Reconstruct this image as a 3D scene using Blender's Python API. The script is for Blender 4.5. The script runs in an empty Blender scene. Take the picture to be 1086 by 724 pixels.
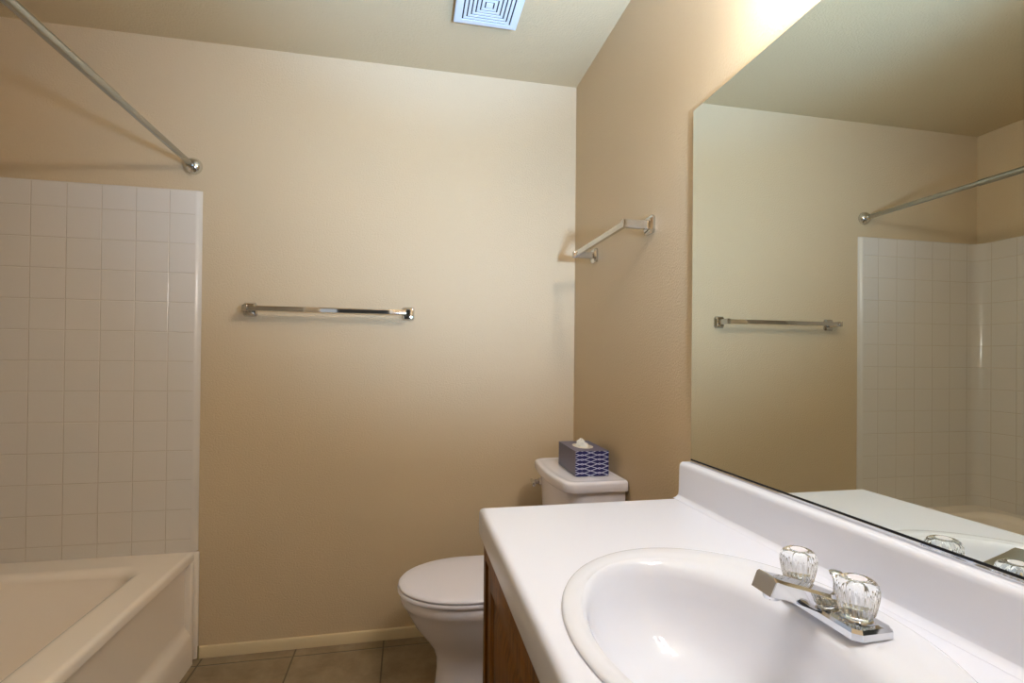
import bpy, bmesh, math, random
from mathutils import Vector, Matrix
C = bpy.context.scene.collection
S = bpy.context.scene
random.seed(4)
PI = math.pi
# ------------------------------------------------------------------ camera
F_PX, YAW, PITCH, ROLL, CYPX = 536.06, 0.2021, 0.0064, -0.0094, 377.94
cam = bpy.data.cameras.new('camera'); cam_o = bpy.data.objects.new('camera', cam); C.objects.link(cam_o)
cam.sensor_width = 36; cam.lens = F_PX / 1086 * 36; cam.shift_y = (CYPX - 362) / 1086
cam.clip_start = 0.02
def rotm():
    c, s = math.cos(YAW), math.sin(YAW); Rz = Matrix(((c, s, 0), (-s, c, 0), (0, 0, 1)))
    c, s = math.cos(PITCH), math.sin(PITCH); Rx = Matrix(((1, 0, 0), (0, c, -s), (0, s, c)))
    c, s = math.cos(ROLL), math.sin(ROLL); Ry = Matrix(((c, 0, s), (0, 1, 0), (-s, 0, c)))
    return Rz @ Rx @ Ry
_R = rotm(); _r, _f, _u = _R.col[0], _R.col[1], _R.col[2]
cam_o.matrix_world = Matrix(((_r[0], _u[0], -_f[0], 0), (_r[1], _u[1], -_f[1], 0), (_r[2], _u[2], -_f[2], 1.187), (0, 0, 0, 1)))
S.camera = cam_o
# ------------------------------------------------------------------ world, lights, exposure
S.view_settings.view_transform = 'Standard'; S.view_settings.look = 'None'
S.view_settings.gamma = 1; S.view_settings.use_curve_mapping = False
S.view_settings.exposure = 0.0
w = bpy.data.worlds.new('world'); S.world = w; w.use_nodes = True
w.node_tree.nodes['Background'].inputs[0].default_value = (1, .93, .82, 1)
w.node_tree.nodes['Background'].inputs[1].default_value = 0.05
def light(name, kind, loc, target, energy, color, **kw):
    l = bpy.data.lights.new(name, kind); l.energy = energy; l.color = color
    for k, v in kw.items(): setattr(l, k, v)
    o = bpy.data.objects.new(name, l); C.objects.link(o); o.location = loc
    o.rotation_euler = (Vector(target) - Vector(loc)).to_track_quat('-Z', 'Y').to_euler()
    return o
# the photographer's flash, held low beside the camera and tipped up at the ceiling
light('photographer_flash', 'SPOT', (.53, -.08, 1.32), (.42, 1.6, 2.12), 205, (.42, .65, 1.0), spot_size=math.radians(84), spot_blend=1, shadow_soft_size=.06)
light('added_ceiling_patch_spot', 'SPOT', (.53, -.08, 1.32), (.3, 1.0, 2.44), 215, (.25, .50, 1.0), spot_size=math.radians(54), spot_blend=.6, shadow_soft_size=.06)  # extra spot added at the flash position, shaped to make the cool ceiling patch
light('doorway_daylight', 'AREA', (-.68, -.29, 1.25), (-.45, 2.2, 1.2), .8, (.86, .93, 1.0), shape='RECTANGLE', size=.28, size_y=1.5)
BULB = 98.0

# ------------------------------------------------------------------ materials
def mat(name, color, rough=.5, metal=0., spec=.5, bump=None, **kw):
    m = bpy.data.materials.new(name); m.use_nodes = True
    nt = m.node_tree; b = nt.nodes['Principled BSDF']
    b.inputs['Base Color'].default_value = (*color, 1)
    b.inputs['Roughness'].default_value = rough; b.inputs['Metallic'].default_value = metal
    b.inputs['Specular IOR Level'].default_value = spec
    for k, v in kw.items(): b.inputs[k.replace('_', ' ')].default_value = v
    if bump:
        scale, strength, dist = bump
        tc = nt.nodes.new('ShaderNodeTexCoord'); n = nt.nodes.new('ShaderNodeTexNoise'); bp = nt.nodes.new('ShaderNodeBump')
        n.inputs['Scale'].default_value = scale; n.inputs['Detail'].default_value = 3
        bp.inputs['Strength'].default_value = strength; bp.inputs['Distance'].default_value = dist
        nt.links.new(tc.outputs['Object'], n.inputs['Vector']); nt.links.new(n.outputs['Fac'], bp.inputs['Height'])
        nt.links.new(bp.outputs['Normal'], b.inputs['Normal'])
    return m
class NT:
    """tiny helper for node math"""
    def __init__(s, m): s.nt = m.node_tree; s.b = s.nt.nodes['Principled BSDF']
    def n(s, t, **kw):
        x = s.nt.nodes.new(t)
        for k, v in kw.items(): setattr(x, k, v)
        return x
    def l(s, a, b): s.nt.links.new(a, b)
    def m(s, op, a, b=None, c=None):
        x = s.n('ShaderNodeMath', operation=op)
        for i, v in enumerate((a, b, c)):
            if v is None: continue
            if isinstance(v, (int, float)): x.inputs[i].default_value = v
            else: s.l(v, x.inputs[i])
        return x.outputs[0]
    def mix(s, f, a, b):
        x = s.n('ShaderNodeMix', data_type='RGBA')
        if isinstance(f, (int, float)): x.inputs[0].default_value = f
        else: s.l(f, x.inputs[0])
        for i, v in ((6, a), (7, b)):
            if isinstance(v, tuple): x.inputs[i].default_value = (*v, 1)
            else: s.l(v, x.inputs[i])
        return x.outputs[2]
    def noise(s, vec, scale, detail=3, rough=.5):
        x = s.n('ShaderNodeTexNoise'); x.inputs['Scale'].default_value = scale; x.inputs['Detail'].default_value = detail; x.inputs['Roughness'].default_value = rough
        s.l(vec, x.inputs['Vector']); return x.outputs['Fac']
    def bump(s, h, strength, dist):
        x = s.n('ShaderNodeBump'); x.inputs['Strength'].default_value = strength; x.inputs['Distance'].default_value = dist
        s.l(h, x.inputs['Height']); s.l(x.outputs[0], s.b.inputs['Normal']); return x

M_WALL = mat('tan_orange_peel_paint', (.63, .485, .305), .55, spec=.3, bump=(160, .40, .0045))
M_CEIL = mat('ceiling_paint', (.63, .495, .295), .6, spec=.25, bump=(140, .5, .005))
M_BASE = mat('baseboard_paint', (.70, .56, .34), .35)
M_CAULK = mat('old_caulk', (.42, .33, .16), .6)
M_CERAMIC = mat('toilet_vitreous_china', (.84, .80, .84), .10)
M_PLASTIC = mat('toilet_seat_plastic', (.88, .84, .90), .28)
M_TUB = mat('tub_acrylic', (.92, .80, .66), .16)
M_MARBLE = mat('cultured_marble_white', (.82, .84, .94), .22)
M_SINK = mat('sink_porcelain_white', (.80, .815, .89), .07)
M_CHROME = mat('chrome', (.72, .735, .77), .06, 1.)
M_BARS = mat('towel_bar_chrome', (.60, .585, .56), .05, 1.)
M_NICKEL = mat('satin_nickel', (.42, .415, .38), .24, 1.)
M_POLISHED = mat('polished_nickel', (.72, .71, .68), .09, 1.)
M_ACRYLIC = mat('clear_acrylic', (.97, .98, .97), .02, Transmission_Weight=1.0, IOR=1.45)
M_MIRROR = mat('mirror_silver', (.76, .80, .745), .0, 1.)
M_MEDGE = mat('mirror_cut_edge', (.03, .05, .04), .2)
M_DARK = mat('slot_shade_and_edge_black', (.012, .012, .015), .8)
M_VENT = mat('vent_plastic', (.72, .78, .80), .4)
M_VENTB = mat('vent_housing_metal', (.32, .24, .12), .4, .6)
M_TISSUE = mat('tissue_paper', (.85, .82, .76), .9)
M_FILM = mat('clear_film', (.75, .70, .60), .3)
M_DOORW = mat('door_trim_paint', (.75, .70, .60), .4)
M_RUBBER = mat('black_rubber', (.03, .03, .03), .6)

# bulbs
M_BULB = bpy.data.materials.new('frosted_bulb_glow'); M_BULB.use_nodes = True
_b = M_BULB.node_tree.nodes['Principled BSDF']; _b.inputs['Base Color'].default_value = (.9, .88, .84, 1)
_b.inputs['Emission Color'].default_value = (1, .975, .97, 1); _b.inputs['Emission Strength'].default_value = BULB

# surround tile pattern moulded into fibreglass (UV = running length, height)
M_SURR = mat('moulded_tile_fibreglass', (.74, .655, .56), .17)
g = NT(M_SURR); uv = g.n('ShaderNodeUVMap'); sp = g.n('ShaderNodeSeparateXYZ'); g.l(uv.outputs[0], sp.inputs[0])
def groove(v, period, off, half):
    f = g.m('FRACT', g.m('DIVIDE', g.m('SUBTRACT', v, off), period))
    d = g.m('MULTIPLY', g.m('SUBTRACT', .5, g.m('ABSOLUTE', g.m('SUBTRACT', f, .5))), period)   # metres to nearest line
    return g.m('SMOOTH_MIN', g.m('DIVIDE', d, half), 1.0, .3)
TILE = .1155
h = g.m('MINIMUM', groove(sp.outputs[0], TILE, .09, .0024), groove(sp.outputs[1], TILE, 1.745, .0024))
onp = g.m('MULTIPLY', g.m('GREATER_THAN', sp.outputs[0], .0), g.m('LESS_THAN', sp.outputs[1], 1.836))
h = g.m('MAXIMUM', h, g.m('SUBTRACT', 1.0, onp))
geo = g.n('ShaderNodeTexCoord'); nz = g.noise(geo.outputs['Object'], 90, 2)
hh = g.m('ADD', h, g.m('MULTIPLY', nz, .10)); g.bump(hh, .7, .0016)
g.l(g.mix(h, (.60, .51, .40), (.68, .61, .52)), g.b.inputs['Base Color'])

# floor tiles
M_FLOOR = mat('beige_floor_tile', (.3, .22, .15), .38)
g = NT(M_FLOOR); tc = g.n('ShaderNodeTexCoord'); sp = g.n('ShaderNodeSeparateXYZ'); g.l(tc.outputs['Object'], sp.inputs[0])
FT = .347
hf = g.m('MINIMUM', groove(sp.outputs[0], FT, -.436, .0045), groove(sp.outputs[1], FT, 1.80, .0045))
n1 = g.noise(tc.outputs['Object'], 9, 6, .65); n2 = g.noise(tc.outputs['Object'], 45, 4)
ramp = g.n('ShaderNodeValToRGB'); g.l(n1, ramp.inputs[0])
ramp.color_ramp.elements[0].position = .32; ramp.color_ramp.elements[0].color = (.21, .15, .085, 1)
ramp.color_ramp.elements[1].position = .68; ramp.color_ramp.elements[1].color = (.34, .26, .16, 1)
g.l(g.mix(hf, (.05, .035, .015), ramp.outputs[0]), g.b.inputs['Base Color'])
g.bump(g.m('ADD', hf, g.m('MULTIPLY', n2, .2)), .6, .002)

# oak
M_OAK = mat('stained_oak', (.3, .12, .03), .42, spec=.25)
g = NT(M_OAK); tc = g.n('ShaderNodeTexCoord'); mp = g.n('ShaderNodeMapping'); mp.inputs['Scale'].default_value = (60, 60, 3)
g.l(tc.outputs['Object'], mp.inputs[0]); n1 = g.noise(mp.outputs[0], 1.2, 5, .6)
ramp = g.n('ShaderNodeValToRGB'); g.l(n1, ramp.inputs[0])
ramp.color_ramp.elements[0].position = .35; ramp.color_ramp.elements[0].color = (.10, .036, .004, 1)
ramp.color_ramp.elements[1].position = .65; ramp.color_ramp.elements[1].color = (.29, .115, .014, 1)
g.l(ramp.outputs[0], g.b.inputs['Base Color']); g.bump(n1, .2, .001)

# tissue box card
def box_mat(name, base, line, wid, amp):
    m = mat(name, base, .35); g = NT(m); tc = g.n('ShaderNodeTexCoord'); sp = g.n('ShaderNodeSeparateXYZ'); g.l(tc.outputs['Object'], sp.inputs[0])
    u = g.m('ADD', sp.outputs[0], sp.outputs[1]); z = sp.outputs[2]; per = .0158
    s = g.m('MULTIPLY', g.m('PINGPONG', g.m('ADD', u, 1.0), .031), amp)
    lines = []
    for sg in (1, -1):
        f = g.m('FRACT', g.m('DIVIDE', g.m('ADD', g.m('ADD', z, 1.0), g.m('MULTIPLY', s, sg)), per))
        lines.append(g.m('ABSOLUTE', g.m('SUBTRACT', f, .5)))
    f = g.m('LESS_THAN', g.m('MINIMUM', lines[0], lines[1]), wid)
    g.l(g.mix(f, base, line), g.b.inputs['Base Color']); return m
M_BOXEND = box_mat('navy_wave_card', (.010, .012, .10), (.62, .64, .80), .075, .34)
M_BOXSIDE = mat('slate_card', (.105, .098, .17), .35, bump=(60, .1, .002))

# ------------------------------------------------------------------ mesh helpers
def BM(): return bmesh.new()
def merge(dst, src):
    me = bpy.data.meshes.new('t'); src.to_mesh(me); src.free(); dst.from_mesh(me); bpy.data.meshes.remove(me); return dst
def add_box(bm, lo, hi, bev=0, seg=3, rz=0, pivot=None):
    t = BM(); bmesh.ops.create_cube(t, size=1)
    for v in t.verts: v.co = Vector([lo[i] + (v.co[i] + .5) * (hi[i] - lo[i]) for i in range(3)])
    if bev: bmesh.ops.bevel(t, geom=t.edges[:], offset=bev, segments=seg, profile=.5, affect='EDGES')
    if rz:
        p = Vector(pivot); bmesh.ops.rotate(t, verts=t.verts, cent=p, matrix=Matrix.Rotation(rz, 3, 'Z'))
    return merge(bm, t)
def loft(bm, loops, cap0=True, cap1=True, uvs=None):
    rows = [[bm.verts.new(p) for p in lp] for lp in loops]
    n = len(rows[0])
    for a, b in zip(rows, rows[1:]):
        for i in range(n):
            j = (i + 1) % n; bm.faces.new((a[i], a[j], b[j], b[i]))
    if cap0: bm.faces.new(rows[0][::-1])
    if cap1: bm.faces.new(rows[-1])
    return bm
def add_tube(bm, a, b, r, n=24, r2=None):
    a, b = Vector(a), Vector(b); q = (b - a).to_track_quat('Z', 'Y'); r2 = r if r2 is None else r2
    lp = lambda c, rr: [c + q @ Vector((rr * math.cos(2 * PI * i / n), rr * math.sin(2 * PI * i / n), 0)) for i in range(n)]
    return loft(bm, [lp(a, r), lp(b, r2)])
def add_lathe(bm, org, axis, prof, n=40, flute=None):
    """prof: list of (radius, height along axis); flute(height, angle) scales radius"""
    org = Vector(org); q = Vector(axis).normalized().to_track_quat('Z', 'Y')
    loops = []
    for r, hgt in prof:
        r = max(r, 1e-4)
        loops.append([org + q @ Vector((r * (flute(hgt, 2 * PI * i / n) if flute else 1) * math.cos(2 * PI * i / n),
                                        r * (flute(hgt, 2 * PI * i / n) if flute else 1) * math.sin(2 * PI * i / n), hgt)) for i in range(n)])
    return loft(bm, loops)
def extrude(bm, pts, axis, a, b):
    """closed polygon pts (2D, in the two other axes in xyz order) extruded along axis"""
    def P(p, t):
        q = [p[0], p[1]]; q.insert(axis, t); return q
    return loft(bm, [[P(p, a) for p in pts], [P(p, b) for p in pts]])
def obj(name, bm, m, parent=None, smooth=35, bevel=None, base=None):
    bmesh.ops.recalc_face_normals(bm, faces=bm.faces)
    me = bpy.data.meshes.new(name); o = bpy.data.objects.new(name, me); C.objects.link(o)
    if parent:
        off = Vector((0, 0, 0)); p = parent
        while p: off += p.location; p = p.parent
    else:
        if base is None:
            xs = [v.co for v in bm.verts]
            base = [(min(v.x for v in xs) + max(v.x for v in xs)) / 2, (min(v.y for v in xs) + max(v.y for v in xs)) / 2, min(v.z for v in xs)]
        off = Vector(base); o.location = off
    for v in bm.verts: v.co -= off
    if smooth:
        for f in bm.faces: f.smooth = True
    bm.to_mesh(me); bm.free()
    for mm in (m if isinstance(m, (list, tuple)) else [m]): me.materials.append(mm)
    if smooth: me.set_sharp_from_angle(angle=math.radians(smooth))
    if parent: o.parent = parent
    if bevel:
        md = o.modifiers.new('bevel', 'BEVEL'); md.width = bevel; md.segments = 3; md.limit_method = 'ANGLE'
    return o
def tag(o, label, cat, group=None):
    o['label'] = label; o['category'] = cat
    if group: o['group'] = group
    return o
def thing(name, loc, label, cat, group=None):
    o = bpy.data.objects.new(name, None); C.objects.link(o); o.location = loc; o.empty_display_size = .05
    return tag(o, label, cat, group)
def struct(name, bm, m, parent=None, **kw):
    kw.setdefault('base', (0, 0, 0)) if not parent else None
    o = obj(name, bm, m, parent, **kw)
    if not parent: o['kind'] = 'structure'
    return o

# ------------------------------------------------------------------ room shell
XR, XL, YF, YN, ZC = .744, -1.589, 2.212, -.20, 2.44
T = .1
b = BM(); add_box(b, (XL - T, YN - 1.3, -T), (XR + T, YF + T, 0)); struct('floor', b, M_FLOOR, smooth=0)
b = BM(); add_box(b, (XL - T, YN - 1.3, ZC), (XR + T, YF + T, ZC + T)); struct('ceiling', b, M_CEIL, smooth=0)
b = BM(); add_box(b, (XL - T, YF, 0), (XR + T, YF + T, ZC)); struct('wall_far', b, M_WALL, smooth=0)
b = BM(); add_box(b, (XR, YN - T, 0), (XR + T, YF, ZC)); struct('wall_right', b, M_WALL, smooth=0)
b = BM(); add_box(b, (XL - T, YN - T, 0), (XL, YF, ZC)); struct('wall_left', b, M_WALL, smooth=0)
b = BM(); add_box(b, (XL, YN, 0), (-.832, .668, ZC)); struct('wall_tub_end', b, M_WALL, smooth=0)
# wall with the doorway behind the camera
DX0, DX1, DZ = -.815, .32, 2.04
b = BM()
extrude(b, [(XL, 0), (DX0, 0), (DX0, DZ), (DX1, DZ), (DX1, 0), (XR, 0), (XR, ZC), (XL, ZC)], 1, YN - T, YN)
struct('wall_near', b, M_WALL, smooth=0)
b = BM()
extrude(b, [(DX0 - .015, 0), (DX0, 0), (DX0, DZ), (DX1, DZ), (DX1, 0), (DX1 + .05, 0), (DX1 + .05, DZ + .05), (DX0 - .015, DZ + .05)], 1, YN, YN + .015)
struct('trim_1', b, M_DOORW, smooth=0, bevel=.003)
# baseboards
def baseboard(name, p0, p1, n):
    p0, p1, n = Vector(p0), Vector(p1), Vector(n)
    prof = [(0, 0), (.012, 0), (.012, .036), (.009, .042), (.004, .044), (0, .044)]
    b = BM(); loft(b, [[p + n * d + Vector((0, 0, z)) for d, z in prof] for p in (p0, p1)])
    return struct(name, b, M_BASE)
baseboard('baseboard_far', (-.7995, YF, 0), (XR, YF, 0), (0, -1, 0))
baseboard('baseboard_right', (XR, YF - .0125, 0), (XR, 1.245, 0), (-1, 0, 0))
baseboard('baseboard_tub_end', (-.832, YN + .016, 0), (-.832, .66, 0), (1, 0, 0))
b = BM(); add_box(b, (-.7995, YF - .016, 0), (-.794, YF - .0122, .052), .001, 1)
struct('trim_2', b, M_CAULK)

# ------------------------------------------------------------------ bathtub
def rrect(x0, x1, y0, y1, r, z, n=10):
    pts = []
    for cx, cy, a0 in ((x1 - r, y1 - r, 0), (x0 + r, y1 - r, PI / 2), (x0 + r, y0 + r, PI), (x1 - r, y0 + r, 1.5 * PI)):
        for k in range(n + 1):
            a = a0 + PI / 2 * k / n; pts.append((cx + r * math.cos(a), cy + r * math.sin(a), z))
    return pts
TX0, TX1, TY0, TY1, TZ = -1.585, -.815, .672, 2.207, .423
tub = thing('bathtub', (-1.2, 1.44, 0), 'cream bathtub with broad flat rim and smooth front apron, along the left wall', 'bathtub')
b = BM()
def trim(o, zz): return rrect(TX0 + o, TX1 - o, TY0 + o, TY1 - o, .004, zz)
L = [rrect(TX0, TX1 - .012, TY0, TY1, .004, .385), rrect(TX0, TX1, TY0, TY1, .004, .39), rrect(TX0, TX1, TY0, TY1, .004, .409),
     rrect(TX0 + .002, TX1 - .002, TY0 + .001, TY1 - .001, .004, .416), rrect(TX0 + .006, TX1 - .006, TY0 + .002, TY1 - .002, .006, .4205), rrect(TX0 + .013, TX1 - .013, TY0 + .004, TY1 - .004, .006, TZ), rrect(TX0 + .018, TX1 - .018, TY0 + .008, TY1 - .008, .006, TZ), rrect(TX0 + .03, TX1 - .03, TY0 + .03, TY1 - .03, .02, TZ)]
IX0, IX1, IY0, IY1 = -1.49, -.938, .80, 2.062
for k in range(-1, 10):
    q = max(0, k) / 9 * PI / 2; r_ = .034
    L.append(rrect(IX0 + (-.030 if k < 0 else -.024 + r_ * math.sin(q)), IX1 - (-.030 if k < 0 else -.024 + r_ * math.sin(q)), IY0 + (-.030 if k < 0 else -.024 + r_ * math.sin(q)), IY1 - (-.030 if k < 0 else -.024 + r_ * math.sin(q)), .085, TZ - r_ * (1 - math.cos(q))))
for ox, oyf, oyn, zz, rr in ((.018, .03, .015, .34, .09), (.03, .075, .03, .24, .10), (.045, .13, .045, .14, .11), (.065, .18, .065, .09, .12), (.11, .24, .11, .072, .12), (.2, .4, .3, .068, .07)):
    L.append(rrect(IX0 + ox, IX1 - ox, IY0 + oyn, IY1 - oyf, rr, zz))
loft(b, L, cap0=False); obj('rim_and_basin', b, M_TUB, tub, smooth=60)
b = BM()
ap = [(-.829, .386), (-.833, .37), (-.834, .16), (-.832, .145), (-.826, .132), (-.817, .122), (-.811, .105), (-.807, .06), (-.805, .0), (-.87, 0), (-.87, .386)]
extrude(b, ap, 1, TY0, 2.166)
obj('apron', b, M_TUB, tub, smooth=50)
b = BM(); add_box(b, (-.87, 2.163, 0), (-.812, 2.194, .386), .006, 3); obj('apron_end_border', b, M_TUB, tub)

# ------------------------------------------------------------------ shower surround
sur = thing('shower_surround', (-1.2, 1.44, .4235), 'cream moulded shower surround in a square tile pattern above the bathtub', 'shower surround')
YS, XS, YS0 = YF - .020, XL + .020, .668 + .020
def arc(cx, cy, r, a0, a1, n=10): return [(cx + r * math.cos(a0 + (a1 - a0) * k / n), cy + r * math.sin(a0 + (a1 - a0) * k / n)) for k in range(n + 1)]
def plan(off, xe):   # off: how far the face has moved back to the wall
    ys, xs, y0 = YS + off, XS - off, YS0 - off; r = .055
    p = [(xe, YF - .0005)] + [(xe - .004 * (1 - off / .02), YS + off + .012 * (1 - off / .02)), (xe - .010, YS + off + .004 * (1 - off / .02)), (xe - .02, YS + off)]
    p += arc(xs + r, ys - r, r, PI / 2, PI, 10) + arc(xs + r, y0 + r, r, PI, 1.5 * PI, 10)
    p += [(xe - .02, y0), (xe - .010, y0 - .004 * (1 - off / .02)), (xe - .004, y0 - .012 * (1 - off / .02)), (xe, .6685)]
    return p
XE = -.8065
b = BM(); uvl = b.loops.layers.uv.new('UVMap')
levels = [(.4232, 0)] + [(1.832, 0), (1.838, .002), (1.8415, .006), (1.843, .012), (1.8435, .0193)]
P0 = plan(0, XE); s = [0]
for a, c in zip(P0, P0[1:]): s.append(s[-1] + math.dist(a, c))
s = [v - (s[3] - 0.0) for v in s]   # 0 where the bullnose ends
rows = []
for z, off in levels: rows.append([b.verts.new((*p, z)) for p in plan(off, XE)])
for li in range(len(rows) - 1):
    for i in range(len(s) - 1):
        f = b.faces.new((rows[li][i], rows[li][i + 1], rows[li + 1][i + 1], rows[li + 1][i]))
        for lp, (ss, zz) in zip(f.loops, ((s[i], levels[li][0]), (s[i + 1], levels[li][0]), (s[i + 1], levels[li + 1][0]), (s[i], levels[li + 1][0]))):
            lp[uvl].uv = (ss, zz)
obj('tile_panel', b, M_SURR, sur, smooth=50)
for y0, y1 in ((YF - .018, YF - .0005), (.6685, .686)):
    b = BM(); add_box(b, (-.836, y0, 0), (-.8, y1, .4205), .006, 3); obj('side_flange', b, M_TUB, tub)

# ------------------------------------------------------------------ shower rod
rod = thing('shower_curtain_rod', (-.84, 1.44, 1.90), 'brushed metal shower curtain rod spanning above the bathtub, no curtain', 'curtain rod')
RZ, RX = 1.939, -.84
b = BM(); add_tube(b, (RX, .69, RZ), (RX, 1.665, RZ), .0130); obj('outer_tube', b, M_NICKEL, rod)
b = BM(); add_tube(b, (RX, 1.655, RZ), (RX, 2.19, RZ), .0108); obj('inner_tube', b, M_NICKEL, rod)
for y, d in ((YF - .0005, -1), (.6685, 1)):
    b = BM(); add_lathe(b, (RX, y, RZ), (0, d, 0), [(.001, 0), (.031, 0), (.033, .004), (.033, .009), (.031, .015), (.026, .023), (.019, .028), (.0145, .030), (.0145, .038), (.001, .038)])
    obj('wall_flange', b, M_POLISHED, rod)

# ------------------------------------------------------------------ towel bars
def towel_bar(p0, p1, n, label, stand=.085):
    """p0, p1: rosette centres on the wall; n: wall normal"""
    p0, p1, n = Vector(p0), Vector(p1), Vector(n); d = (p1 - p0).normalized(); up = Vector((0, 0, 1))
    root = thing('towel_bar', (p0 + p1) / 2 + Vector((0, 0, -.027)), label, 'towel bar')
    def bar(bm, c, hx, hy, hz, bev):       # box with half sizes along d, n, up
        t = BM(); bmesh.ops.create_cube(t, size=1)
        for v in t.verts: v.co = Vector((v.co.x * 2 * hx, v.co.y * 2 * hy, v.co.z * 2 * hz))
        bmesh.ops.bevel(t, geom=t.edges[:], offset=bev, segments=3, profile=.5, affect='EDGES')
        for v in t.verts: v.co = c + d * v.co.x + n * v.co.y + up * v.co.z
        merge(bm, t)
    for p, s in ((p0, 1), (p1, -1)):
        b = BM(); e = n * .0005
        sq = lambda hw, hh, k: [p + e + n * k + d * (x * hw) + up * (z * hh) for x, z in ((-1, -.72), (-1, .72), (-.78, 1), (.78, 1), (1, .72), (1, -.72), (.78, -1), (-.78, -1))]
        loft(b, [sq(.025, .027, 0), sq(.026, .028, .003), sq(.026, .028, .008), sq(.021, .023, .015), sq(.018, .019, .016)])
        ro = obj('rosette', b, M_BARS, root, smooth=25)
        b = BM(); pb = p + n * .012
        sec = lambda k, hw, hh: [p + n * k + d * (x * hw) + up * (z * hh) for x, z in ((-1, -1), (-1, 1), (1, 1), (1, -1))]
        loft(b, [sec(.014, .010, .014), sec(.03, .0085, .0125), sec(stand - .016, .0085, .0125), sec(stand + .011, .0085, .0125)])
        obj('arm', b, M_BARS, root, smooth=0, bevel=.0015)
    b = BM(); bar(b, (p0 + p1) / 2 + n * (stand), (p1 - p0).length / 2 - .0085, .0065, .0095, .0008)
    obj('rail', b, M_BARS, root, smooth=25)
    return root
towel_bar((-.626, YF, 1.379), (-.003, YF, 1.379), (0, -1, 0), 'longer chrome towel bar on the far wall beside the shower surround', .075)
towel_bar((XR, 1.466, 1.613), (XR, 1.947, 1.613), (-1, 0, 0), 'shorter chrome towel bar on the right wall above the toilet', .088)

# ------------------------------------------------------------------ ceiling vent
vx, vy, hs = .264, 1.733, .116
vent = thing('exhaust_fan_vent', (vx, vy, 2.42), 'white square exhaust fan grille of concentric slots on the ceiling', 'vent')
sqr = lambda h_, z: [(vx + sx * h_, vy + sy * h_, z) for sx, sy in ((-1, -1), (-1, 1), (1, 1), (1, -1))]
b = BM(); loft(b, [sqr(hs - .012, 2.4398), sqr(hs - .012, 2.426)]); obj('housing', b, M_VENTB, vent, smooth=0)
b = BM(); loft(b, [sqr(.092, 2.4205), sqr(.092, 2.4195)]); obj('slot_shade_plate', b, M_DARK, vent, smooth=0)  # solid black plate, stands in for the shade behind the slots
b = BM()
loft(b, [sqr(.0885, 2.4194), sqr(.0885, 2.4258), sqr(hs - .004, 2.4258), sqr(hs, 2.424), sqr(hs, 2.421), sqr(hs - .004, 2.4185), sqr(.096, 2.4170), sqr(.0885, 2.4170), sqr(.0885, 2.4194)], False, False)
obj('frame', b, M_VENT, vent, smooth=0)
k = .0835
while k > .02:
    b = BM(); loft(b, [sqr(k - .0095, 2.4192), sqr(k, 2.4192), sqr(k, 2.4174), sqr(k - .0095, 2.4170), sqr(k - .0095, 2.4192)], False, False)
    obj('louvre', b, M_VENT, vent, smooth=0); k -= .0143
b = BM(); loft(b, [sqr(k, 2.4192), sqr(k, 2.4170)]); obj('centre_plate', b, M_VENT, vent, smooth=0)

# ------------------------------------------------------------------ toilet
YT = 1.83
toi = thing('toilet', (.36, YT, 0), 'white two-piece toilet with closed lid between the vanity and far wall', 'toilet')
def egg(xf, xb, w_, z, xm=None, nb=4.0, n=56):
    xm = (xf + (xb - xf) * .46) if xm is None else xm
    pts = []
    for i in range(n):
        a = 2 * PI * i / n; c, s_ = math.cos(a), math.sin(a)
        if c >= 0: x = xm - (xm - xf) * c; y = w_ * s_
        else:
            e = 2 / nb; x = xm + (xb - xm) * abs(c) ** e; y = w_ * math.copysign(abs(s_) ** e, s_)
        pts.append((x, YT + y, z))
    return pts
b = BM()
L = [egg(.098, .62, .112, 0, .3), egg(.096, .62, .112, .012, .3), egg(.105, .61, .103, .03, .3), egg(.110, .60, .098, .09, .3), egg(.108, .60, .100, .13, .3), egg(.095, .60, .112, .165, .3),
     egg(.070, .61, .130, .20, .28), egg(.035, .62, .152, .245, .26), egg(.006, .64, .172, .30, .24), egg(-.008, .66, .181, .328, .23),
     egg(-.017, .67, .185, .334, .23), egg(-.020, .70, .187, .350, .23), egg(-.019, .71, .187, .364, .23), egg(-.013, .705, .183, .369, .23)]
loft(b, L); obj('bowl', b, M_CERAMIC, toi, smooth=50)
b = BM(); L = [egg(-.022, .50, .187, .3705, .22, 3), egg(-.029, .503, .192, .374, .22, 3), egg(-.030, .503, .193, .382, .22, 3), egg(-.026, .50, .190, .3868, .22, 3)]
loft(b, L); obj('seat', b, M_PLASTIC, toi, smooth=50)
b = BM(); L = [egg(-.024, .50, .189, .3885, .22, 3), egg(-.027, .505, .192, .391, .22, 3), egg(-.027, .505, .192, .396, .22, 3), egg(-.022, .503, .188, .4015, .22, 3), egg(-.008, .495, .176, .4045, .22, 3), egg(.04, .46, .14, .4065, .22, 3), egg(.12, .36, .07, .4075, .22, 3)]
loft(b, L); obj('seat_lid', b, M_PLASTIC, toi, smooth=60)
for s_ in (-1, 1):
    b = BM(); add_box(b, (.455, YT + s_ * .075 - .02, .3695), (.51, YT + s_ * .075 + .02, .412), .006); obj('hinge', b, M_PLASTIC, toi)
    b = BM(); add_lathe(b, (.42, YT + s_ * .108, .012), (0, 0, 1), [(.001, 0), (.014, 0), (.014, .008), (.010, .015), (.001, .017)], 20); obj('bolt_cap', b, M_PLASTIC, toi)
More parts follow.
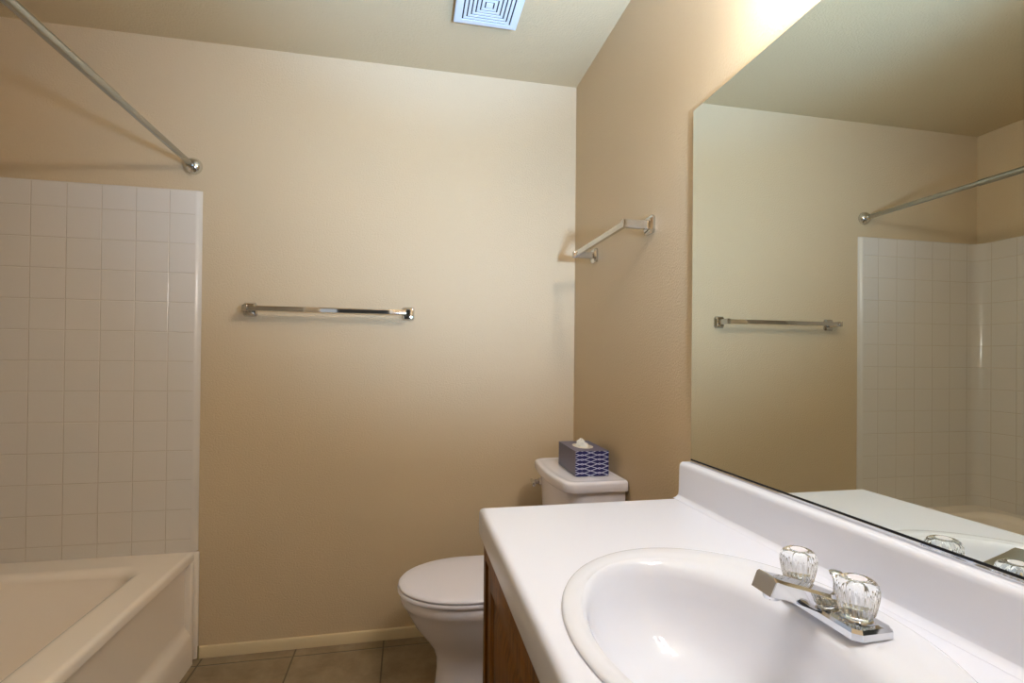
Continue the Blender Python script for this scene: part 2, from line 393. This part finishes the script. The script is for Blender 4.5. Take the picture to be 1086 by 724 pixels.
def dplan(xf, xb, y0, y1, bow, r, z, n=9):
    """rounded rectangle with a bowed front (low-x) side"""
    pts = arc(xb - .008, y0 + .008, .008, -PI / 2, 0, 3) + arc(xb - .008, y1 - .008, .008, 0, PI / 2, 3)
    pts += arc(xf + r, y1 - r, r, PI / 2, PI, n)
    m = 10; ya, yb = y1 - r, y0 + r
    for k in range(1, m): pts.append((xf, ya + (yb - ya) * k / m))
    pts += arc(xf + r, y0 + r, r, PI, 1.5 * PI, n)
    out = []
    for x, y in pts:
        t_ = (y - (y0 + y1) / 2) / ((y1 - y0) / 2); wgt = max(0, min(1, (xb - x) / (xb - xf)))
        out.append((x - bow * (1 - t_ * t_) * wgt, y, z))
    return out
TY_0, TY_1 = 1.605, 2.055
b = BM()
L = [dplan(.585, .728, TY_0 + .05, TY_1 - .05, .015, .04, .370), dplan(.57, .732, TY_0 + .035, TY_1 - .035, .018, .045, .385),
     dplan(.555, .734, TY_0 + .022, TY_1 - .022, .022, .045, .50), dplan(.542, .735, TY_0 + .012, TY_1 - .012, .024, .045, .741)]
loft(b, L); tank = obj('tank', b, M_CERAMIC, toi, smooth=50)
b = BM()
def ld(o, z): return dplan(.520 + o, .739 - o * .3, TY_0 + o, TY_1 - o, .020, max(.015, .036 - o * .4), z)
loft(b, [ld(.008, .7412), ld(.002, .7420), ld(0, .745), ld(.0, .768), ld(.0015, .7735), ld(.005, .7770), ld(.010, .7785), ld(.020, .7783), ld(.026, .7770), ld(.034, .7772), ld(.06, .7785)])
obj('tank_lid', b, M_CERAMIC, toi, smooth=60)
b = BM(); add_lathe(b, (.538, 2.005, .690), (-1, 0, 0), [(.001, 0), (.015, 0), (.015, .012), (.010, .016), (.009, .032), (.001, .032)], 20)
lev = obj('flush_lever', b, M_BARS, toi)
b = BM(); t = BM(); add_box(t, (.494, 1.975, .681), (.508, 2.020, .701), .005); bmesh.ops.rotate(t, verts=t.verts, cent=(.51, 2.005, .695), matrix=Matrix.Rotation(.18, 3, 'X')); merge(b, t)
obj('lever_arm', b, M_BARS, lev)

# ------------------------------------------------------------------ tissue box
bx, by, bz, ang, BL, BW, BH = .577, 1.690, .780, -.03, .225, .122, .088
box = thing('tissue_box', (bx, by, bz), 'blue patterned tissue box with a tissue poking out, on the toilet tank', 'tissue box')
b = BM(); t = BM(); bmesh.ops.create_cube(t, size=1)
for v in t.verts: v.co = Vector(((v.co.x + .5) * BW, (v.co.y + .5) * BL, (v.co.z + .5) * BH))
top = [f for f in t.faces if f.normal.z > .9][0]; bmesh.ops.delete(t, geom=[top], context='FACES_ONLY')
tv = sorted([v for v in t.verts if v.co.z > BH / 2], key=lambda v: math.atan2(v.co.y - BL / 2, v.co.x - BW / 2))
n = 32; angs = sorted([2 * PI * i / n - PI + .01 for i in range(n)])
inner = [t.verts.new((BW / 2 + .036 * math.cos(a), BL / 2 + .062 * math.sin(a), BH)) for a in angs]
ca = [math.atan2(v.co.y - BL / 2, v.co.x - BW / 2) for v in tv]
def near_corner(a):
    return min(range(4), key=lambda k: min(abs(a - ca[k]), 2 * PI - abs(a - ca[k])))
for i in range(n):
    j = (i + 1) % n; A, Bc = near_corner(angs[i]), near_corner(angs[j])
    if A == Bc: t.faces.new((inner[i], tv[A], inner[j]))
    else: t.faces.new((inner[i], tv[A], tv[Bc], inner[j]))
bmesh.ops.recalc_face_normals(t, faces=t.faces)
bmesh.ops.rotate(t, verts=t.verts, cent=(0, 0, 0), matrix=Matrix.Rotation(ang, 3, 'Z')); bmesh.ops.translate(t, verts=t.verts, vec=(bx, by, bz)); merge(b, t)
for f in b.faces: f.material_index = 1 if abs(f.normal.y) > .8 else 0
obj('carton', b, [M_BOXSIDE, M_BOXEND], box, smooth=0)
cxb, cyb = bx + BW / 2 * math.cos(ang) - BL / 2 * math.sin(ang), by + BW / 2 * math.sin(ang) + BL / 2 * math.cos(ang)
b = BM(); loft(b, [[(cxb + k * .037 * math.cos(a), cyb + k * .063 * math.sin(a), bz + BH - .0008 - dz) for a in angs] for k, dz in ((1, 0), (.6, .003), (.25, .004))])
obj('film_window', b, M_FILM, box)
b = BM(); L = []
for k in range(9):
    q = k / 8; L.append([(cxb + (.020 * (1 - q * .75) * (1 + .35 * math.sin(5 * a + 3 * q))) * math.cos(a) - .004 * q + .003 * math.sin(9 * q), cyb + (.034 * (1 - q * .85) * (1 + .3 * math.sin(4 * a + 1 + 2 * q))) * math.sin(a) + .01 * q, bz + BH - .003 + .027 * q ** .8 + .003 * math.sin(3 * a)) for a in angs])
loft(b, L); obj('tissue', b, M_TISSUE, box, smooth=60)

# ------------------------------------------------------------------ vanity cabinet
CY0, CY1 = .0, 1.236
van = thing('vanity_cabinet', (.47, .62, 0), 'stained oak vanity cabinet with panelled doors under the white countertop', 'cabinet')
FX = .187
for y0, y1 in ((CY0 + .02, CY0 + .036), (CY1 - .020, CY1 - .002)):
    b = BM(); add_box(b, (FX + .0192, y0, .0), (.7435, y1, .7475), .001, 1); obj('side_panel', b, M_OAK, van)
b = BM(); add_box(b, (FX + .0192, CY0 + .0362, .09), (.7435, CY1 - .0202, .106)); obj('floor_panel', b, M_OAK, van)
b = BM(); add_box(b, (.27, CY0 + .0362, 0), (.285, CY1 - .0202, .09)); obj('toe_kick', b, M_OAK, van)
b = BM(); add_box(b, (.737, CY0 + .0362, .106), (.7435, CY1 - .0202, .7475)); obj('back_panel', b, M_OAK, van)
b = BM()   # face frame
for y0, y1 in ((CY0 + .02, CY0 + .06), (.60, .64), (CY1 - .027, CY1 - .0015)): add_box(b, (FX, y0, .09), (FX + .019, y1, .7475), .001, 1)
for z0, z1 in ((.09, .14), (.703, .7475)): add_box(b, (FX + .0005, CY0 + .058, z0), (FX + .0185, CY1 - .026, z1), .0005, 1)
obj('face_frame', b, M_OAK, van)
for y0, y1 in ((CY0 + .062, .598), (.642, CY1 - .0285)):
    b = BM(); z0, z1 = .142, .7015; x1 = FX + .018; x0 = FX + .005; fr = .058
    def rl(o, x): return [(x, y0 + o, z0 + o), (x, y1 - o, z0 + o), (x, y1 - o, z1 - o), (x, y0 + o, z1 - o)]
    loft(b, [rl(0, x1), rl(0, x0 + .007), rl(.008, x0 + .001), rl(.012, x0), rl(fr - .008, x0), rl(fr, x0 + .007), rl(fr + .01, x0 + .008), rl(fr + .04, x0 + .001), rl(fr + .1, x0 + .001)])
    obj('door', b, M_OAK, van, smooth=25)

# ------------------------------------------------------------------ countertop + backsplash
SX, SY = .444, .618
KX0, KX1, KY0, KY1, KZ = .175, .743, .0, 1.240, .823
top_ = thing('vanity_countertop', (.46, .62, .748), 'white solid vanity countertop with rounded front edge, on the oak cabinet', 'countertop')
b = BM(); N = 96
corner = [math.atan2(y - SY, x - SX) for x, y in ((KX1, KY1), (KX0, KY1), (KX0, KY0), (KX1, KY0))]
angs = sorted(set([round(-PI + 2 * PI * i / N, 6) for i in range(N)] + [round(c, 6) for c in corner]))
def ray_rect(a, o):
    c, s_ = math.cos(a), math.sin(a); t_ = 1e9
    x0, x1, y0, y1 = KX0 + o, KX1, KY0 + o, KY1 - o
    if c > 1e-9: t_ = min(t_, (KX1 - SX) / c)
    if c < -1e-9: t_ = min(t_, (KX0 - SX) / c)
    if s_ > 1e-9: t_ = min(t_, (KY1 - SY) / s_)
    if s_ < -1e-9: t_ = min(t_, (KY0 - SY) / s_)
    x, y = SX + c * t_, SY + s_ * t_
    return (min(max(x, x0), x1), min(max(y, y0), y1))
hole = lambda z: [(SX + .222 * math.cos(a), SY + .274 * math.sin(a), z) for a in angs]
R = .014
loops = [hole(KZ - .022), hole(KZ)] + [[(*ray_rect(a, R + o), KZ) for a in angs] for o in (.012, .004)] + [[(*ray_rect(a, R * (1 - math.sin(q))), KZ - R * (1 - math.cos(q))) for a in angs] for q in (0, .3, .6, .9, 1.2, PI / 2)]
loops += [[(*ray_rect(a, 0), z) for a in angs] for z in (.762,)] + [[(*ray_rect(a, .003), .752) for a in angs], [(*ray_rect(a, .008), .748) for a in angs], [(*ray_rect(a, .028), .748) for a in angs], [(*ray_rect(a, .028), KZ - .022) for a in angs], hole(KZ - .022)]
loft(b, loops, False, False); obj('slab', b, M_MARBLE, top_, smooth=40)
b = BM()
bs = [(.7432, KZ + .0003), (.695, KZ + .0003), (.7045, KZ + .0025), (.7105, KZ + .008), (.713, KZ + .017), (.7145, .905), (.7155, .911), (.7185, .9155), (.723, .918), (.7432, .918)]
extrude(b, bs, 1, KY0, KY1 - .001); obj('backsplash', b, M_MARBLE, top_, smooth=50, bevel=.002)

# ------------------------------------------------------------------ sink
sink = thing('sink', (SX, SY, .68), 'oval white drop-in sink with raised rim set in the countertop', 'sink')
b = BM(); N = 96
def el(cx, cy, a_, b_, z, p=2.0):
    return [(cx + a_ * math.copysign(abs(math.cos(t_)) ** (2 / p), math.cos(t_)), cy + b_ * math.copysign(abs(math.sin(t_)) ** (2 / p), math.sin(t_)), z) for t_ in [2 * PI * i / N for i in range(N)]]
BX, BY = .402, .605
L = [el(SX, SY, .218, .270, KZ - .02), el(SX, SY, .220, .272, KZ + .0005), el(SX, SY, .2325, .2855, KZ + .0005), el(SX, SY, .2335, .2865, KZ + .0015), el(SX, SY, .2325, .2855, KZ + .0035), el(SX, SY, .229, .282, KZ + .0055), el(SX, SY, .223, .276, KZ + .0066),
     el(SX - .008, SY - .002, .208, .262, KZ + .0070), el(SX - .016, SY - .004, .196, .256, KZ + .0064), el(.426, .612, .187, .252, KZ + .0045), el(.420, .610, .182, .249, KZ + .0050),
     el(.412, .608, .172, .245, KZ + .0035), el(.407, .606, .164, .241, KZ - .001), el(.404, BY, .158, .237, KZ - .008), el(BX, BY, .154, .233, KZ - .018), el(BX, BY, .148, .225, KZ - .045),
     el(BX, BY, .138, .211, KZ - .075), el(BX + .002, BY, .122, .188, KZ - .102), el(BX + .004, BY, .10, .152, KZ - .122), el(BX + .006, BY, .07, .10, KZ - .134), el(BX + .008, BY, .034, .04, KZ - .139), el(BX + .008, BY, .024, .024, KZ - .141)]
loft(b, L, False, True); obj('bowl', b, M_SINK, sink, smooth=60)
b = BM(); add_lathe(b, (BX + .008, BY, KZ - .1408), (0, 0, 1), [(.001, 0), (.023, 0), (.023, .002), (.019, .003), (.015, .0015), (.013, .004), (.001, .005)], 32)
obj('drain', b, M_CHROME, sink)

# ------------------------------------------------------------------ faucet
FXC, FYC, FZ = .594, .630, KZ + .0066
fau = thing('faucet', (FXC, FYC, FZ), 'chrome centerset faucet with two clear fluted acrylic knobs behind the sink bowl', 'faucet')
b = BM()
def hexl(hy, hx, z, cx=FXC): return [(cx + sx * hx * k, FYC + sy, z) for sx, sy, k in ((-1, -hy * .90, 1), (-1, hy * .90, 1), (-.70, hy, 1), (.85, hy, 1), (1, hy * .94, 1), (1, -hy * .94, 1), (.85, -hy, 1), (-.70, -hy, 1))]
loft(b, [hexl(.086, .030, FZ), hexl(.086, .030, FZ + .009), hexl(.083, .0275, FZ + .0135), hexl(.076, .023, FZ + .0145)])
obj('base', b, M_CHROME, fau, smooth=20)
b = BM()
def sec(x, z0, z1, w0, w1, t=0): return [(x - t, FYC - w0, z0), (x, FYC - w1, z1 - .004), (x, FYC - w1 + .005, z1), (x, FYC, z1 + .0012), (x, FYC + w1 - .005, z1), (x, FYC + w1, z1 - .004), (x - t, FYC + w0, z0)]
zb = FZ
loft(b, [sec(.624, zb + .010, zb + .017, .016, .014), sec(.610, zb + .006, zb + .023, .030, .022), sec(.588, zb + .004, zb + .030, .034, .024), sec(.566, zb + .009, zb + .037, .029, .0235), sec(.545, zb + .018, zb + .044, .0245, .0225),
         sec(.515, zb + .029, zb + .053, .0215, .0215), sec(.5005, zb + .034, zb + .0585, .020, .021, .008), sec(.499, zb + .0345, zb + .0575, .0195, .0200, .0085)])
obj('spout', b, M_CHROME, fau, smooth=20)
b = BM(); add_lathe(b, (.509, FYC, zb + .0330), (0, 0, -1), [(.001, -.004), (.0115, -.004), (.0125, .001), (.0125, .007), (.0115, .009), (.008, .009), (.008, .006), (.001, .006)], 28); obj('aerator', b, M_CHROME, fau)
b = BM(); add_lathe(b, (.621, FYC + .006, zb + .004), (0, 0, 1), [(.001, 0), (.0035, 0), (.0035, .030), (.0045, .036), (.0085, .042), (.0092, .0455), (.007, .047), (.001, .0475)], 24); obj('lift_rod', b, M_CHROME, fau)
b = BM(); add_box(b, (.612, FYC - .004, zb + .002), (.631, FYC + .016, zb + .008), .003); obj('rod_escutcheon', b, M_CHROME, fau)
for s_ in (-1, 1):
    ky = FYC + s_ * .0525; kx = FXC + .004; kz = FZ + .0142
    b = BM(); add_lathe(b, (kx, ky, kz), (0, 0, 1), [(.001, 0), (.021, 0), (.0215, .002), (.019, .004), (.0165, .0045), (.016, .0055), (.001, .0055)], 32)
    st = obj('escutcheon', b, M_CHROME, fau)
    b = BM(); NF = 24
    def fl(h_, a):
        if h_ < .0 or h_ > .040: return 1
        k_ = min(1, h_ / .004 + .3, (.040 - h_) / .012); return 1 - .055 * k_ * (.5 + .5 * math.cos(NF * a))
    add_lathe(b, (kx, ky, kz + .006), (0, 0, 1), [(.001, .012), (.0135, .012), (.015, .0), (.0195, 0), (.0212, .0015), (.0222, .006), (.0238, .013), (.0254, .021), (.0264, .029), (.0262, .035), (.0248, .040), (.0220, .0440), (.0185, .0462), (.0145, .0470), (.0132, .0460), (.006, .0466), (.001, .0468)], NF * 8, fl)
    kb = obj('knob', b, M_ACRYLIC, fau, smooth=60)
    b = BM(); add_lathe(b, (kx, ky, kz + .0529), (0, 0, 1), [(.001, 0), (.0115, 0), (.0115, .0004), (.009, .0009), (.001, .0011)], 24)
    obj('index_button', b, M_PLASTIC, kb)
    b = BM(); add_lathe(b, (kx, ky, kz + .0056), (0, 0, 1), [(.001, 0), (.0110, 0), (.0110, .010), (.001, .0105)], 20)
    obj('stem', b, M_CHROME, kb)

# ------------------------------------------------------------------ mirror
MY0, MY1, MZ0, MZ1 = .01, 1.2205, .925, 1.8545
mir = thing('wall_mirror', (.741, .62, .918), 'large frameless wall mirror resting on the backsplash', 'mirror')
b = BM(); add_box(b, (.7378, MY0, MZ0), (.7437, MY1, MZ1)); bmesh.ops.recalc_face_normals(b, faces=b.faces)
for f in b.faces: f.material_index = 0 if f.normal.x < -.9 else 1
obj('glass', b, [M_MIRROR, M_MEDGE], mir, smooth=0)
b = BM(); extrude(b, [(.7436, .9185), (.7345, .9185), (.7345, .9255), (.7362, .9255), (.7362, .9235), (.7436, .9235)], 1, MY0, MY1); obj('bottom_channel', b, M_CHROME, mir, smooth=0, bevel=.0006)

b = BM(); add_box(b, (.7369, MY0, .9236), (.7377, MY1, .9285)); obj('black_edge', b, M_DARK, mir, smooth=0)

# ------------------------------------------------------------------ vanity light (above the mirror, beyond the frame)
vl = thing('vanity_light', (XR, .62, 2.02), 'chrome vanity light bar with round frosted bulbs above the mirror', 'light')
b = BM(); add_box(b, (.705, .27, 2.02), (.7435, .88, 2.13), .006); obj('backplate', b, M_CHROME, vl)
for k in range(4):
    y = .345 + k * .153
    b = BM(); add_lathe(b, (.7055, y, 2.075), (-1, 0, 0), [(.001, 0), (.028, 0), (.028, .006), (.018, .010), (.016, .02), (.001, .02)], 24); so = obj('socket', b, M_CHROME, vl)
    b = BM(); bmesh.ops.create_uvsphere(b, u_segments=24, v_segments=16, radius=.046); bmesh.ops.translate(b, verts=b.verts, vec=(.640, y, 2.075)); obj('bulb', b, M_BULB, so)
